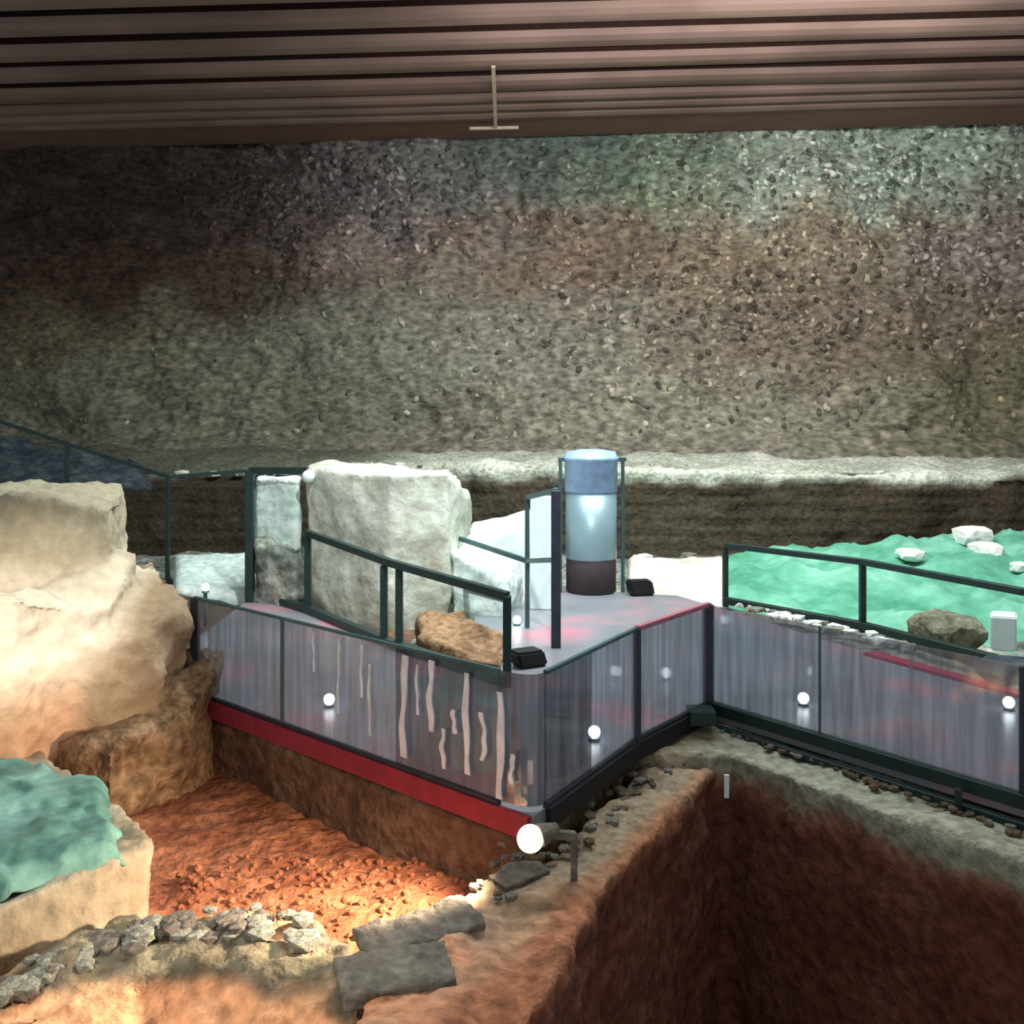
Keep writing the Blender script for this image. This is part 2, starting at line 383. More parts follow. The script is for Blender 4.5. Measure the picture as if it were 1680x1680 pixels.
# deck plan on z = 0 (near edge A B C D E, then the far edge)
A = G(320, 1138); B = G(874, 1340); Cc = G(1045, 1215); D = G(1162, 1155); E = G(1680, 1310); 
Fe = E+(E-D)*.9
A0 = A+(A-B)*.22
near = [A0, A, B, Cc, D, E, Fe]
far = [G(1680, 1140)+(G(1680, 1140)-G(1430, 1072))*1.6, G(1680, 1140), G(1430, 1072), G(1190, 1000), Vector((2.9, 17.2, 0)), Vector((.9, 17.6, 0)), Vector((-.6, 18.0, 0)), Vector((-.7, 17.2, 0)), Vector((-.5, 13.6, 0)),
       G(832, 1126), G(640, 1060), G(505, 1005), G(415, 978)]
deckpoly = [(p.x, p.y) for p in near+far]
# earth carrying the deck (top just under it), reaches out to the trench edges
Ro = G(1192, 1250, -.3); Rp = G(1680, 1432, -.3); Rq = Rp+(Rp-Ro)*.9
wedge = [(A0.x-1.2, A0.y-.25), (A.x+.02, A.y-.02), (B.x-.12, B.y+.06), (B.x+.05, B.y+.25), (Cc.x-.1, Cc.y+.25), (Cc.x+.28, Cc.y+.12), (Ro.x, Ro.y), (Rp.x, Rp.y), (Rq.x, Rq.y),
         (far[0].x+1.5, far[0].y), (far[1].x+1.2, far[1].y), (G(1415, 1030).x+.4, G(1415, 1030).y), (3.9, 17.5), (-1.5, 18.8), (-5.2, 17.5), (-6.2, 13)]
PITR = (98, 47, 37)
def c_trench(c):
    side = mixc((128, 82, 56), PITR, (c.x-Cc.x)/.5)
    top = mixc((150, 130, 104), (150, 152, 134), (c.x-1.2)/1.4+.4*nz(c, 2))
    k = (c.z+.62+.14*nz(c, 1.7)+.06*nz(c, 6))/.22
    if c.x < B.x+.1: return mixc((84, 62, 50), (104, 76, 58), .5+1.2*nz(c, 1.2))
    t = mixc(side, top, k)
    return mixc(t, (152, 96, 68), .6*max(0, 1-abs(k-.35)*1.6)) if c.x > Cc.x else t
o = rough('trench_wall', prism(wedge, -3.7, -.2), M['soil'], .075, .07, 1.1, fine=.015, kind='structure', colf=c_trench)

# the balk running from the deck corner toward the viewer
bl = [G(1180, 1250, -.3), G(985, 1450, -.3), G(862, 1680, -.3), G(760, 2000, -.3), G(540, 2000, -.3), G(592, 1680, -.3), G(592, 1590, -.3), G(690, 1500, -.3), G(800, 1432, -.3), G(935, 1378, -.3), G(1082, 1222, -.3)]
def c_balk(c):
    top = mixc((158, 140, 116), (196, 138, 104), (7.3-c.y)/1.0+.5*nz(c, 1.6))
    top = mixc(top, (116, 108, 98), .8*max(0, nz(c, 2.3, 2)))
    edge = mixc(top, (160, 100, 70), (c.x-(.73+(c.y-7.3)*.58)+.30+.1*nz(c, 4))/.25)
    return mixc(PITR, edge, (c.z+.52+.08*nz(c, 3))/.13)
o = rough('earth_balk', prism([(p.x, p.y) for p in bl], -3.7, -.32), M['soil'], .045, .07, 1.8, fine=.025, kind='structure', colf=c_balk)
# left pit floor
def zp(x, y):
    dB = math.hypot(x-(B.x-.45), y-(B.y+.0))
    return -.80+.14*math.exp(-(dB/.85)**2)+.05*fb2(x, y, 1.5)+.035*fb2(x, y, 5, 3)
g = heightfield('pit_floor', -6.2, .6, 5.6, 11.5, .05, zp, M['orange'], lambda x, y: x < -.1 or y > 8.0); tag(g, kind='structure')
# near-left balk with a rubble crest
nb = [G(-260, 1640, -.42), G(0, 1585, -.42), G(200, 1500, -.42), G(380, 1478, -.42), G(500, 1492, -.42), G(575, 1550, -.42), G(590, 1620, -.42), G(480, 1590, -.42), G(300, 1575, -.42), G(0, 1672, -.42), G(-260, 1760, -.42)]
def c_near(c):
    return mixc((222, 164, 122), mixc((74, 72, 60), (126, 120, 98), .5+nz(c, 3)), (c.z+.56+.10*nz(c, 2.2)+.05*nz(c, 6))/.10)
bmn = prism([(p.x, p.y) for p in nb], -3.7, -.45)
bmn.verts.ensure_lookup_table()
for i_ in range(6, 11): bmn.verts[i_].co.y -= 2.6
o = rough('earth_balk', bmn, M['soil'], .045, .09, 2.2, fine=.03, kind='structure', colf=c_near)
# left block carrying the tarpaulin
lb = [G(-300, 1220, -.1), G(60, 1222, -.1), G(205, 1320, -.1), G(250, 1368, -.1), G(240, 1390, -.1), G(0, 1480, -.1), G(-300, 1560, -.1)]
o = rough('earth_block', prism([(p.x, p.y) for p in lb], -1.6, -.13), M['soils'], .05, .06, 1.8, fine=.02, kind='structure', colf=lambda c: mixc((122, 108, 88), (150, 142, 122), .5+nz(c, 2)))

# ------------------------------------------------------------------ terraces behind
tr = [(-20, 23.6), (-7, 24.3), (-2, 24.8), (2, 23.6), (8, 23.4), (14, 23.0), (20, 22.8), (20, 30.8), (-20, 32)]
bmx = prism(tr, [-.6]*9, [1.5, 1.45, 1.9, 1.95, 1.75, 1.7, 1.7, 2.0, 2.2])
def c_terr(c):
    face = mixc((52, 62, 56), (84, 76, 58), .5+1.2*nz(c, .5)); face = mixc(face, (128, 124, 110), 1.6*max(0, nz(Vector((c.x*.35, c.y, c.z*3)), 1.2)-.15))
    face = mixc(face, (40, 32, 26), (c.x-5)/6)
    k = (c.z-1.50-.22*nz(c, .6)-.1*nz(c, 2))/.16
    face = mixc(face, (38, 38, 38), (-3-c.x)/2)  # shade of the left hollow painted into the face
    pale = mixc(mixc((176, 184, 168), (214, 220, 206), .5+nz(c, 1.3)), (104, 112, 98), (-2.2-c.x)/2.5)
    return mixc(mixc(face, (26, 24, 18), .5), pale, k)  # face darkened further to stand for trench shadow
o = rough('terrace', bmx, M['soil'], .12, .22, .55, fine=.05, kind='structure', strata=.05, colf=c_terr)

# ------------------------------------------------------------------ deck
bm = prism(deckpoly, -.16, 0.0)
o = from_bm('walkway_deck', bm, M['deck']); tag(o, 'polished grey walkway deck with pinkish patches crossing the excavation', 'walkway')
# kerb strips in red
def strip_on(name, pts, w, mat, parent, z=.0, h=.04):
    bm = bmesh.new()
    for a, b in zip(pts[:-1], pts[1:]): bar(bm, Vector((a.x, a.y, z+h/2)), Vector((b.x, b.y, z+h/2)), w, h)
    return from_bm(name, bm, mat, parent)
n = (B-A).normalized(); inn = Vector((-n.y, n.x, 0))
strip_on('edge_strip', [A+n*.25-inn*.02, B-n*.02-inn*.02], .05, M['red'], o, -.19, .19)['label'] = 'red edge strip'
strip_on('edge_strip', [far[0], far[1]+Vector((-.06, -.06, 0)), far[2]+Vector((-.06, -.06, 0))], .2, M['red2'], o)['label'] = 'red edge strip'

# ------------------------------------------------------------------ glass balustrades
GH = 1.1
def pane(a, b, parent, curved=None, mt='glass'):
    bm = bmesh.new(); pts = curved or [a, b]
    t = .012
    rows = []
    for i, p in enumerate(pts):
        q = pts[min(i+1, len(pts)-1)]-pts[max(i-1, 0)]; nn = Vector((-q.y, q.x, 0)).normalized()*t/2
        rows.append([bm.verts.new(v) for v in (p+nn+Vector((0, 0, .04)), p+nn+Vector((0, 0, GH)), p-nn+Vector((0, 0, GH)), p-nn+Vector((0, 0, .04)))])
    for r1, r2 in zip(rows[:-1], rows[1:]):
        for j in range(4): bm.faces.new((r1[j], r2[j], r2[(j+1) % 4], r1[(j+1) % 4]))
    bm.faces.new(rows[0][::-1]); bm.faces.new(rows[-1])
    return from_bm('glass_panel', bm, M[mt], parent)
def up(p, h): return Vector((p.x, p.y, p.z+h))
def post(p, parent, h=GH, w=.07, mat=None, name='post'):
    return barobj(name, up(p, -.05), up(p, h), w, mat or M['post'], parent)
# left run
seam = A.lerp(B, .335); s2 = A.lerp(B, .68)
bal = empty('glass_balustrade', A, 'long streaked glass balustrade on the left walkway edge with pale wavy strips', 'balustrade')
B1 = A.lerp(B, .93)
for a, b, m_ in ((A0, A, 'glass'), (A, seam, 'glass'), (seam, s2, 'glass'), (s2, B1, 'dark_glass')): pane(a, b, bal, mt=m_)
post(A, bal, w=.09); post(seam, bal, w=.04, mat=M['rail2'])
barobj('top_rail', up(A, GH), up(B1, GH), .04, M['rail2'], bal, h=.03)
barobj('base_rail', up(A, .0), up(B1, .0), .05, M['post'], bal, h=.08)
# pale wavy strips set just outside the glass
def add_strip(px, t0, t1, wob, w, seed, col='strip'):
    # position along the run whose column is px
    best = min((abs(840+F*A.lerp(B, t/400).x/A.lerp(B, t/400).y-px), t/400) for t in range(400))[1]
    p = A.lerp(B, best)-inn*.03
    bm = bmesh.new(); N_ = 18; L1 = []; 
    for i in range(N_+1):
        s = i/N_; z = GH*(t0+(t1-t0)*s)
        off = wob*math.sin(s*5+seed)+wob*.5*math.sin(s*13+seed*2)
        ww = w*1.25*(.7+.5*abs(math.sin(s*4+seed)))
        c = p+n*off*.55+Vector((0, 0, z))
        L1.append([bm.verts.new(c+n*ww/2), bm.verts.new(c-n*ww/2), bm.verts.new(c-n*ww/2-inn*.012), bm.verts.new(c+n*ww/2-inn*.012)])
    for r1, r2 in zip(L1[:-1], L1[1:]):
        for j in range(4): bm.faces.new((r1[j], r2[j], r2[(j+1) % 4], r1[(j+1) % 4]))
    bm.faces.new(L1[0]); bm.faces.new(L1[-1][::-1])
    from_bm('wavy_strip', bm, M[col], bal)
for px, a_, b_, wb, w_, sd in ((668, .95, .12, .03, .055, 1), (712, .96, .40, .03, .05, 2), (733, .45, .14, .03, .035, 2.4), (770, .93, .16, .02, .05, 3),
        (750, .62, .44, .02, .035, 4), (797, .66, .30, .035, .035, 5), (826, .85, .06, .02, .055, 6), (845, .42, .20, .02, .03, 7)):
    add_strip(px, a_, b_, wb, w_, sd)
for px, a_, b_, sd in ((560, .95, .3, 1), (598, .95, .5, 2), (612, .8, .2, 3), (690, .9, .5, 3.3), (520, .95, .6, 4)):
    add_strip(px, a_, b_, .015, .022, sd, 'strip2' if 'strip2' in M else 'strip')
# corner run B..C..D
bal = empty('glass_balustrade', B, 'rounded glass corner balustrade at the walkway bend above the glowing lamp', 'balustrade')
cur = []
e1 = B1; e2 = B.lerp(Cc, .10)
for i in range(9):
    t = i/8; cur.append(e1*(1-t)**2+B*2*t*(1-t)+e2*t*t)
pane(None, None, bal, cur, mt='dark_glass'); e3 = e2.lerp(Cc, .45); pane(e2, e3, bal, mt='dark_glass'); pane(e3, Cc, bal); pane(Cc, D, bal)
post(Cc, bal, w=.075)
barobj('top_rail', up(e2, GH), up(Cc, GH), .045, M['rail2'], bal, h=.035)
barobj('top_rail', up(Cc, GH), up(D, GH), .06, M['pink'], bal, h=.05)['label'] = 'dull red top rail'

for a_, b_ in ((e2, Cc), (Cc, D)): barobj('shade_strip', up(a_, -.085)+Vector((.03, -.02, 0)), up(b_, -.085)+Vector((.03, -.02, 0)), .03, M['black'], bal, h=.17, bev=0)  # black strips standing for the shadow under the deck edge
barobj('base_rail', e2, Cc, .05, M['post'], bal, h=.08); barobj('base_rail', Cc, D, .05, M['post'], bal, h=.08)
# right run
bal = empty('glass_balustrade', D, 'straight glass balustrade along the right walkway edge over the dark red pit', 'balustrade')
sR = D.lerp(E, .42)
pane(D, sR, bal); pane(sR, E, bal); pane(E, Fe, bal)
post(D, bal, w=.11)
post(sR, bal, w=.025, mat=M['rail2']); post(E, bal, w=.06)
barobj('base_rail', up(D, -.02), up(Fe, -.02), .10, M['rail'], bal, h=.12)
q = (E-D).normalized(); q2 = Vector((q.y, -q.x, 0))
barobj('lower_rail', up(D+q2*.10, -.20), up(Fe+q2*.10, -.20), .07, M['rail'], bal, h=.08)
sx = G(1572, 1290)
post(Vector((sx.x, sx.y, -.42)), bal, h=.4, w=.05, mat=M['rail'], name='support_post')
sx = G(1165, 1165)+Vector((-.12, -.1, 0))
barobj('bracket', up(sx, -.1), up(sx, .05), .28, M['rail'], bal)

# ------------------------------------------------------------------ steel railings behind
def railing(name, label, pts, hs, mat, w=.07, bottom=True, posts=None, midrail=False, wr=None):
    r = empty(name, pts[0], label, 'railing')
    for a, b, ha, hb in zip(pts[:-1], pts[1:], hs[:-1], hs[1:]):
        barobj('top_rail', up(a, ha), up(b, hb), wr or w, mat, r)
        if bottom: barobj('bottom_rail', up(a, .05), up(b, .05), w*1.3, mat, r)
        if midrail: barobj('middle_rail', up(a, ha*.5), up(b, hb*.5), w*.6, mat, r)
    for p, h in (posts or list(zip(pts, hs))): post(p, r, h, w, mat)
    return r
p1 = G(505, 1005); p2 = G(640, 1062); p3 = G(832, 1126)
r1 = railing('steel_railing', 'dark steel railing sloping down in front of the big pale earth block', [p1, p2, p3], [1.28, 1.16, 1.06], M['rail'], .10,
        posts=[(p1, 1.28), (G(630, 1058), 1.1), (G(655, 1066), 1.1), (p3, 1.06)])
barobj('bottom_rail', up(G(415, 978), .05), up(p1, .05), .13, M['rail'], r1)
# the short railing by the passage
a1 = G(738, 990); a2 = G(865, 1030); a3 = G(912, 1062)
r2 = railing('steel_railing', 'short teal steel railing with a tall end post beside the galvanised column', [a1, a2], [1.15, 1.0], M['rail2'], .07, bottom=False,
        posts=[(a1, 1.15), (a2, 1.95)])
post(a3, r2, 2.15, .13, M['post'])
barobj('top_rail', up(a2, 1.95), up(a3, 2.15), .07, M['rail2'], r2); barobj('top_rail', up(a2, 1.0), up(a3, 1.2), .07, M['rail2'], r2)
barobj('brace', up(G(760, 1000), .35), up(p3, 1.03), .09, M['rail2'], r2)
# right far railing
b0 = G(1190, 990); b1 = G(1415, 1032); b2 = Vector((G(1680, 1100).x, G(1680, 1100).y, 0)); b3 = b2+(b2-b1)*.7
railing('steel_railing', 'dark green steel railing in front of the green tarpaulin on the right', [b0, b1, b2, b3], [.98, 1.0, .98, .98], M['rail'], .09, bottom=True,
        posts=[(b0, .98), (b1, 1.0), (b3, .98)])
# thin dark railing far left
c0 = P(-60, 672, 19.5); c1 = P(275, 782, 19.5); c2 = P(412, 772, 20.5)
r4 = empty('steel_railing', (c1.x, c1.y, 0), 'thin dark railing far left above the dark hollow behind the bright mound', 'railing')
barobj('top_rail', c0, c1, .07, M['rail'], r4); barobj('top_rail', c1, c2, .07, M['rail'], r4)
for c in (c0, P(110, 728, 19.5), c1): barobj('post', (c.x, c.y, -.3), c, .08, M['rail'], r4)

# ------------------------------------------------------------------ tarpaulins
def sheet(name, corners, mat, label, cat, wav=.05, res=40, thick=.02, sc=1.3, rag=.0):
    a, b, c, d = corners; bm = bmesh.new(); rows = []
    for j in range(res+1):
        row = []
        for i in range(res+1):
            u, v = i/res, j/res
            p = (a*(1-u)+b*u)*(1-v)+(d*(1-u)+c*u)*v
            k = fbm(Vector((p.x, p.y, 3)), sc, 3)
            ridge = 1-abs(noise.noise(Vector((p.x*1.1, p.y*1.6, 9))))*2
            p = p+Vector((0, 0, wav*k+wav*.7*ridge**3 if ridge > 0 else wav*k))
            e = min(u, v, 1-u, 1-v)
            if e < .06: p.z -= (.06-e)*2.2
            if rag: p += Vector((rag*noise.noise(Vector((u*5, v*5, 1))), rag*noise.noise(Vector((u*5, v*5, 4))), 0))
            row.append(bm.verts.new(p))
        rows.append(row)
    for j in range(res):
        for i in range(res): bm.faces.new((rows[j][i], rows[j][i+1], rows[j+1][i+1], rows[j+1][i]))
    o = from_bm(name, bm, mat, smooth=True)
    s = o.modifiers.new('t', 'SOLIDIFY'); s.thickness = thick; s.offset = 0
    return tag(o, label, cat)
sheet('tarpaulin', [P(1185, 985, 16.9), P(1760, 1105, 13.6), P(1800, 858, 21.0), P(1190, 908, 21.0)], M['tarp'],
      'bright green tarpaulin spread behind the right railing with white stones on it', 'tarpaulin', .16, 60)
sheet('tarpaulin', [G(-160, 1490, -.03), G(205, 1392, -.03), G(175, 1275, -.03), G(-160, 1200, -.03)], M['tarp2'],
      'crumpled teal tarpaulin on the pale earth block at the left edge', 'tarpaulin', .07, 60, sc=2.6, rag=.05)
sheet('tarpaulin', [P(285, 965, 17.4), P(430, 985, 16.8), P(430, 905, 20.6), P(285, 905, 20.6)], M['plaster'],
      'small pale green sheet lying left of the plastered pillar', 'tarpaulin', .06, 24)
sheet('tarpaulin', [P(-200, 790, 21), P(250, 800, 21), P(235, 762, 23.2), P(-200, 672, 23.6)], M['darktarp'],
      'dark blue sheet covering the slope behind the bright mound', 'tarpaulin', .12, 40)
sheet('tarpaulin', [P(1030, 990, 17.6), P(1192, 1000, 16.9), P(1192, 912, 20.5), P(1030, 914, 20.5)], M['pinkw'],
      'pinkish white sheet on the ground between column and green tarpaulin', 'tarpaulin', .08, 30)
# ------------------------------------------------------------------ the big pale mound (left), three bodies
def lumpy(name, poly, z0, z1, mat, voxel, amp, sc, label, cat, taper=0, **k):
    cx = sum(p[0] for p in poly)/len(poly); cy = sum(p[1] for p in poly)/len(poly)
    bm = prism(poly, z0, z1)
    if taper:
        zt = max(z1) if isinstance(z1, (list, tuple)) else z1
        for v in bm.verts:
            if v.co.z > z0+.01:
                v.co.x = cx+(v.co.x-cx)*(1-taper); v.co.y = cy+(v.co.y-cy)*(1-taper)
    o = rough(name, bm, mat, voxel, amp, sc, **k)
    if label: tag(o, label, cat)
    return o
bm = prism([(-9, 10.3), (-5.2, 10.4), (-4.45, 10.7), (-4.6, 11.6), (-5.4, 13.4), (-9, 13.6)], -.6, [2.2, 2.32, 2.15, 2.2, 2.2, 2.2])
for pl_, z_ in (([(-9, 9.0), (-5.2, 9.0), (-4.7, 9.3), (-4.15, 10.1), (-4.2, 11), (-9, 11)], [1.5, 1.55, 1.45, 1.2, 1.65, 1.7]),
                ([(-4.7, 9.7), (-4.1, 9.8), (-3.72, 10.3), (-3.62, 10.9), (-4.3, 11.7), (-4.8, 10.9)], [1.0, .85, 1.05, 1.15, 1.5, 1.5])):
    bm2 = prism(pl_, -.6, z_); t_ = bpy.data.meshes.new('t'); bm2.to_mesh(t_); bm.from_mesh(t_); bm2.free(); bpy.data.meshes.remove(t_)
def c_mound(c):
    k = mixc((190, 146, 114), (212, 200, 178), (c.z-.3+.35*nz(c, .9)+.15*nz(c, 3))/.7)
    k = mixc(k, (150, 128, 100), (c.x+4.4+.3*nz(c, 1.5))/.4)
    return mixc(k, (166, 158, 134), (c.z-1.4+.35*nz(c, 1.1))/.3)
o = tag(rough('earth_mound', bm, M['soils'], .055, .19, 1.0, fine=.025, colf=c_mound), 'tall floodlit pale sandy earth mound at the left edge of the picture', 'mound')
lumpy('earth_mound', [(-4.55, 9.7), (-3.9, 9.45), (-3.35, 10.3), (-3.35, 11.2), (-4.3, 11.2), (-4.7, 10.4)], -.9, [-.05, -.1, .15, .45, .8, .15], M['brown'], .05, .15, 1.5,
      'ochre brown earth hump at the foot of the left glass balustrade', 'mound', .0)
# ------------------------------------------------------------------ big pale block behind the railing
q = lambda px, Y: ((px-840)/F*Y, Y)
lumpy('earth_pillar', [q(503, 16.4), q(640, 15.2), q(735, 15.5), q(768, 17.0), q(740, 18.6), q(510, 18.6)], -.4, [2.26, 2.30, 2.30, 1.7, 2.2, 2.3], M['block'], .07, .12, .8,
      'big flat-topped pale earth block behind the sloping railing', 'earth block', .0)
lumpy('earth_block', [q(690, 13.4), q(770, 12.6), q(822, 12.2), q(826, 13.4), q(760, 14.9), q(690, 14.6)], -.4, [.12, .10, .05, .12, .22, .2], M['heap'], .05, .12, 1.7,
      'low orange-brown rubble heap behind the railing end post', 'rubble heap', .0)
# white plastered pillar with dark frame
pl = empty('plastered_pillar', (q(456, 17)[0], 17, 0), 'white plastered pillar under a dark frame left of the big block', 'pillar')
rough('shaft', prism([q(420, 16.8), q(492, 16.6), q(492, 17.5), q(420, 17.6)], -.3, [2.08]*4), M['plaster'], .05, .05, 2.0, pl)
rough('rubble_foot', prism([q(420, 16.5), q(496, 16.2), q(496, 17), q(420, 17)], -.3, [.95, .85, 1.0, 1.1]), M['ground'], .05, .12, 2.5, pl)
fa = P(410, 772, 16.6); fb = P(505, 772, 16.4)
barobj('frame_post', (fa.x, fa.y, -.2), fa, .14, M['rail'], pl); barobj('frame_beam', fa, fb, .12, M['rail'], pl)
bm = bmesh.new(); bmesh.ops.create_uvsphere(bm, u_segments=16, v_segments=10, radius=.11, matrix=Matrix.Translation(P(506, 782, 16.2)))
from_bm('lamp_globe', bm, M['white'], pl, True)
# white board / slanted pale slabs near passage
bd = empty('white_slab', P(820, 930, 17.5), 'bright white slanted slab behind the short teal railing', 'slab')
bm = prism([q(762, 17.4), q(905, 17.4), q(905, 19), q(775, 19)], -.2, [.95, 1.3, 1.4, 1.1]); 
rough('slab', bm, M['white'], .06, .05, 1.0, bd)
lumpy('pale_rock', [q(742, 15.6), q(832, 15.4), q(850, 16.6), q(742, 17)], -.3, [.95, .55, .8, 1.15], M['plaster'], .05, .14, 1.5,
      'pale bluish rock beneath the short teal railing', 'rock', .0)
bm = prism([q(870, 15.95), q(905, 15.9), q(905, 16.1), q(870, 16.15)], 0.0, 1.85)
bmesh.ops.bevel(bm, geom=bm.edges[:], offset=.015, segments=1, affect='EDGES')
o = from_bm('white_board', bm, M['white']); tag(o, 'narrow upright white board behind the tall dark post', 'board')
# ------------------------------------------------------------------ galvanised column
def column():
    base = G(972, 975); x, y = base.x, base.y+.3
    r = empty('steel_column', (x, y, 0), 'wide galvanised cylindrical column standing at the walkway back edge', 'column')
    def lathe(name, prof, mat, seg=40):
        bm = bmesh.new(); rings = []
        for rad, z in prof:
            rings.append([bm.verts.new((x+rad*math.cos(k*2*math.pi/seg), y+rad*math.sin(k*2*math.pi/seg), z)) for k in range(seg)])
        for a, b in zip(rings[:-1], rings[1:]):
            for k in range(seg): bm.faces.new((a[k], a[(k+1) % seg], b[(k+1) % seg], b[k]))
        bm.faces.new(rings[0][::-1]); bm.faces.new(rings[-1])
        return from_bm(name, bm, mat, r, True)
    lathe('shaft', [(.45, .60), (.46, .62), (.46, 1.80)], M['steel'])
    lathe('upper_sleeve', [(.46, 1.80), (.475, 1.81), (.475, 2.35), (.50, 2.37), (.50, 2.42), (.46, 2.44), (.44, 2.52), (.2, 2.56)], M['blue'])['label'] = 'pale blue upper sleeve'
    lathe('foot', [(.43, .0), (.45, .02), (.45, .60), (.43, .62)], M['foot'])  # lower section coloured as the dark reflection on the column
    # slim posts either side
    for dx in (-.56, .56): barobj('guide_post', (x+dx, y-.1, 0), (x+dx, y-.1, 2.35), .06, M['rail2'], r)
    bm = bmesh.new(); bar(bm, (x-.6, y-.1, 2.38), (x+.62, y-.1, 2.38), .07, .07)
    from_bm('top_bar', bm, M['rail2'], r)
M['foot'] = plain('foot_dark_reflection', (52, 42, 44), .7)
M['blue'] = plain('pale_blue_sleeve', (146, 174, 210), .45)
column()
# black items on the deck
def blackbox(p, sx, sy, h, label, rz):
    bm = bmesh.new(); bmesh.ops.create_cube(bm, size=1, matrix=Matrix.Translation(up(p, h/2+.005)) @ Matrix.Rotation(rz, 4, 'Z') @ Matrix.Diagonal((sx, sy, h, 1)))
    bmesh.ops.bevel(bm, geom=bm.edges[:], offset=.03, segments=2, affect='EDGES')
    for v in bm.verts:
        if v.co.z > p.z+h*.5: v.co.x -= .1*sx
    o = from_bm('equipment_case', bm, M['black']); tag(o, label, 'case')
blackbox(G(868, 1092), .40, .3, .20, 'small black case on the deck at the foot of the tall post', .5)
blackbox(G(1052, 976), .42, .3, .26, 'small black case at the right foot of the galvanised column', .2)
# ------------------------------------------------------------------ floor lights
for (px, py, z, lab) in ((540, 1160, .0, 'round white floor light behind the left glass balustrade'), (975, 1215, .0, 'round white floor light behind the rounded glass corner'),
        (1318, 1158, .0, 'round white floor light just right of the dark corner post'), (1655, 1165, .0, 'round white floor light at the right edge of the picture'),
        (848, 1026, .0, 'round white floor light beside the railing end in the passage'), (337, 972, .42, 'round white light on the pale sheet behind the far left glass post')):
    p = G(px, py, z); r = empty('floor_light', p, lab, 'light', 'round floor lights along the walkway')
    bm = bmesh.new(); bmesh.ops.create_cone(bm, cap_ends=True, segments=20, radius1=.06, radius2=.05, depth=.03, matrix=Matrix.Translation(up(p, .015)))
    from_bm('rim', bm, M['rail2'], r)
    bm = bmesh.new(); bmesh.ops.create_uvsphere(bm, u_segments=20, v_segments=12, radius=.06, matrix=Matrix.Translation(up(p, .085)))
    from_bm('lens', bm, M['lens'], r, True)
    if z: barobj('stem', up(p, -z-.1), p, .05, M['rail2'], r)
# ------------------------------------------------------------------ warm lamp on the balk corner
lp = P(870, 1376, 7.18)
lam = empty('flood_lamp', (lp.x, lp.y, -.25), 'glowing round warm lamp on the earth at the walkway corner', 'lamp')
bm = bmesh.new(); bmesh.ops.create_uvsphere(bm, u_segments=24, v_segments=16, radius=.10, matrix=Matrix.Translation(lp)); from_bm('bulb', bm, M['bulb'], lam, True)
bm = bmesh.new(); dr = Vector((.75, .25, .15)).normalized()
bmesh.ops.create_cone(bm, cap_ends=True, segments=20, radius1=.085, radius2=.05, depth=.14, matrix=Matrix.Translation(lp+dr*.15) @ dr.to_track_quat('Z', 'Y').to_matrix().to_4x4())
from_bm('housing', bm, M['slate'], lam)
barobj('bracket_arm', lp+dr*.12, (lp.x+.34, lp.y+.12, lp.z-.03), .06, M['slate'], lam)
barobj('stake', (lp.x+.33, lp.y+.12, -.4), (lp.x+.33, lp.y+.12, lp.z-.02), .05, M['slate'], lam)
spot('lamp_beam', lp+Vector((-.2, .0, .16)), (-1.9, 7.5, -.75), 1300, (1.0, .76, .54), 100, 1.0, .10)

# ------------------------------------------------------------------ stones
POOL = {}
def stone(p, r, mat, label, group=None, sq=.7, seed=0, sub=2, cat='stone', name='stone'):
    if sub == 1:
        key = (mat, seed % 10)
        if key not in POOL:
            t = from_bm(name, stone_bm((0, 0, 0), 1, sq, seed, 1), M[mat]); POOL[key] = t.data
            o = t
        else: o = bpy.data.objects.new(name, POOL[key]); C.objects.link(o)
        o.scale = (r, r, r); o.rotation_euler = (0, 0, seed*1.7)
    else:
        o = from_bm(name, stone_bm((0, 0, 0), r, sq, seed, sub), M[mat], smooth=False)
    o.location = Vector(p)
    tag(o, label, cat, group); return o
stone(P(1597, 878, 20.0)+Vector((0, 0, -.02)), .40, 'wstone', 'largest white stone lying on top of the green tarpaulin', sq=.8, seed=3)
stone(P(1618, 905, 19.3), .33, 'wstone', 'rounded white stone touching the largest one on the green tarpaulin', sq=.8, seed=9)
stone(P(1495, 910, 19.0), .38, 'wstone', 'flat white stone on the green tarpaulin left of the pair', sq=.42, seed=12)
stone(P(1672, 930, 18.0), .22, 'wstone', 'small white stone at the right edge of the green tarpaulin', sq=.6, seed=13)
stone(P(1552, 1040, 14.0), .58, 'olive', 'large olive grey boulder between green tarpaulin and walkway', sq=.62, seed=21, sub=3, cat='boulder', name='boulder')
stone(P(1655, 1100, 11.6), .42, 'darktarp', 'dark blue-grey bag-like lump at the right edge behind the glass', sq=.45, seed=23, sub=3, cat='lump', name='dark_lump')
bm = prism([q(1625, 13.4), q(1668, 13.3), q(1668, 13.7), q(1625, 13.8)], -.05, .42)
bmesh.ops.bevel(bm, geom=bm.edges[:], offset=.02, segments=2, affect='EDGES')
tag(from_bm('white_box', bm, M['white']), 'small white box right of the olive boulder', 'box')
rr = random.Random(11)
# white rubble between walkway and green tarpaulin
e_a = G(1195, 1003, -.02); e_b = G(1480, 1082, -.02)
for i in range(34):
    t = (i+.5)/34; p = e_a.lerp(e_b, t)+Vector((.25+rr.uniform(-.12, .25), .25+rr.uniform(-.05, .25), 0)); p.z = .03
    stone(p, rr.uniform(.08, .17), rr.choice(['wstone', 'wstone', 'stone']), 'small pale rubble stone in the row between walkway and green tarpaulin', 'rubble stones beside the green tarpaulin', .55, 100+i, 1)
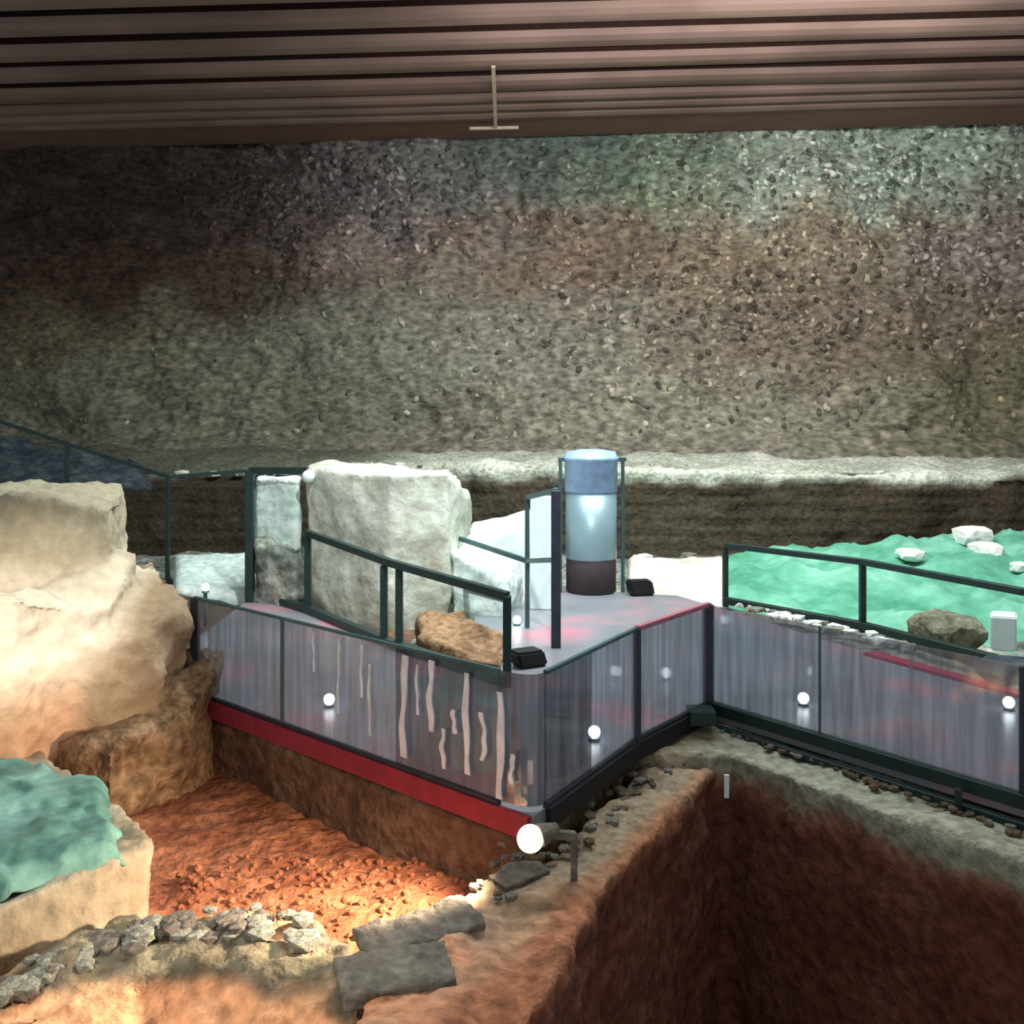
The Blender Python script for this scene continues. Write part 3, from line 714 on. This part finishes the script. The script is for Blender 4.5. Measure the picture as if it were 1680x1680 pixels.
# rubble crest of near-left balk
crest = [G(-20, 1630, -.4), G(180, 1535, -.4), G(370, 1505, -.4), G(490, 1515, -.4)]
k = 0
for a, b in zip(crest[:-1], crest[1:]):
    for i in range(24):
        p = a.lerp(b, rr.random())+Vector((rr.uniform(-.1, .1), rr.uniform(-.2, .16), 0)); p.z = -.42+rr.uniform(-.02, .03)
        stone(p, rr.uniform(.045, .12), rr.choice(['stone', 'stone', 'slate']), 'grey rubble stone on the crest of the near-left earth balk', 'rubble stones on the near-left balk', .6, 200+k, 1); k += 1
# stones on the central balk
for i in range(76):
    t = rr.random(); a = G(1100, 1240, -.3); b = G(760, 1480, -.3)
    p = a.lerp(b, t)+Vector((rr.uniform(-.22, .3), rr.uniform(-.2, .2), 0)); p.z = -.29
    stone(p, rr.uniform(.03, .075), rr.choice(['stone', 'slate', 'balk']), 'small grey stone on the central earth balk below the walkway corner', 'stones on the central balk', .6, 400+i, 1)
for i in range(60):
    t = rr.random(); a = G(1190, 1215, -.3); b = G(1680, 1390, -.3)
    p = a.lerp(b, t)+Vector((rr.uniform(-.08, .08), rr.uniform(-.08, .08), 0)); p.z = -.19
    stone(p, rr.uniform(.03, .06), rr.choice(['stone', 'balk', 'balk']), 'small greyish stone on the earth rim under the right balustrade', 'stones on the right rim', .6, 500+i, 1)
# flat slabs on the balk's left side
for i, (px, py, rx, ry, rz, lab) in enumerate(((690, 1530, .42, .17, .55, 'long flat grey slab on the left flank of the central balk'), (650, 1600, .36, .20, .3, 'broad flat grey slab nearest the picture bottom on the balk'),
        (850, 1440, .22, .12, .7, 'small flat grey slab right below the glowing lamp'))):
    p = G(px, py, -.32); bm = bmesh.new()
    bmesh.ops.create_cube(bm, size=1, matrix=Matrix.Translation(p) @ Matrix.Rotation(rz, 4, 'Z') @ Matrix.Rotation(.08, 4, 'X') @ Matrix.Diagonal((rx*2, ry*2, .10, 1)))
    tag(rough('stone_slab', bm, M['slate'], .02, .05, 3.0, fine=.008), lab, 'stone slab')
# clods on the left pit floor
bm = bmesh.new()
for i in range(260):
    px = rr.uniform(290, 780); py = rr.uniform(1400, 1545)
    p = G(px, py, -.75); r = rr.uniform(.015, .045); p.z = zp(p.x, p.y)+.01
    bmesh.ops.create_icosphere(bm, subdivisions=1, radius=1, matrix=Matrix.Translation(p) @ Matrix.Rotation(rr.random()*6, 4, 'Z') @ Matrix.Diagonal((r, r*.8, r*.7, 1)))
tag(from_bm('loose_clods', bm, M['orange']), 'loose orange clods scattered on the lamp-lit floor of the left pit', 'soil', kind='stuff')
# loose rubble on the ground behind the deck
for i in range(44):
    px = rr.choice([rr.uniform(420, 500), rr.uniform(250, 420), rr.uniform(700, 930), rr.uniform(1030, 1200)]); Y = rr.uniform(17.5, 23.5)
    x = (px-840)/F*Y; p = Vector((x, Y, zg(x, Y)+.03))
    stone(p, rr.uniform(.10, .28), rr.choice(['stone', 'wstone', 'ledge']), 'pale rubble stone on the ground behind the walkway', 'rubble stones behind the walkway', .6, 900+i, 1)
# rubble lying on the terrace lip
for i in range(50):
    px = rr.uniform(250, 900) if i < 30 else rr.uniform(900, 1680); Y = 24.6
    x = (px-840)/F*Y
    p = Vector((x, Y+rr.uniform(0, .8), 1.55+(.35 if -4 < x < 4 else .12)))
    stone(p, rr.uniform(.08, .26), rr.choice(['stone', 'ledge', 'wstone']), 'pale rubble stone along the rim of the rear terrace', 'rubble stones on the terrace rim', .6, 1100+i, 1)
# white tag in the corner of the right pit
tp = P(1192, 1290, 9.35)
bm = bmesh.new(); bar(bm, tp+Vector((0, 0, -.11)), tp+Vector((0, 0, .11)), .045, .02)
tag(from_bm('marker_tag', bm, M['white']), 'small white marker tag upright at the corner of the dark red pit', 'tag')
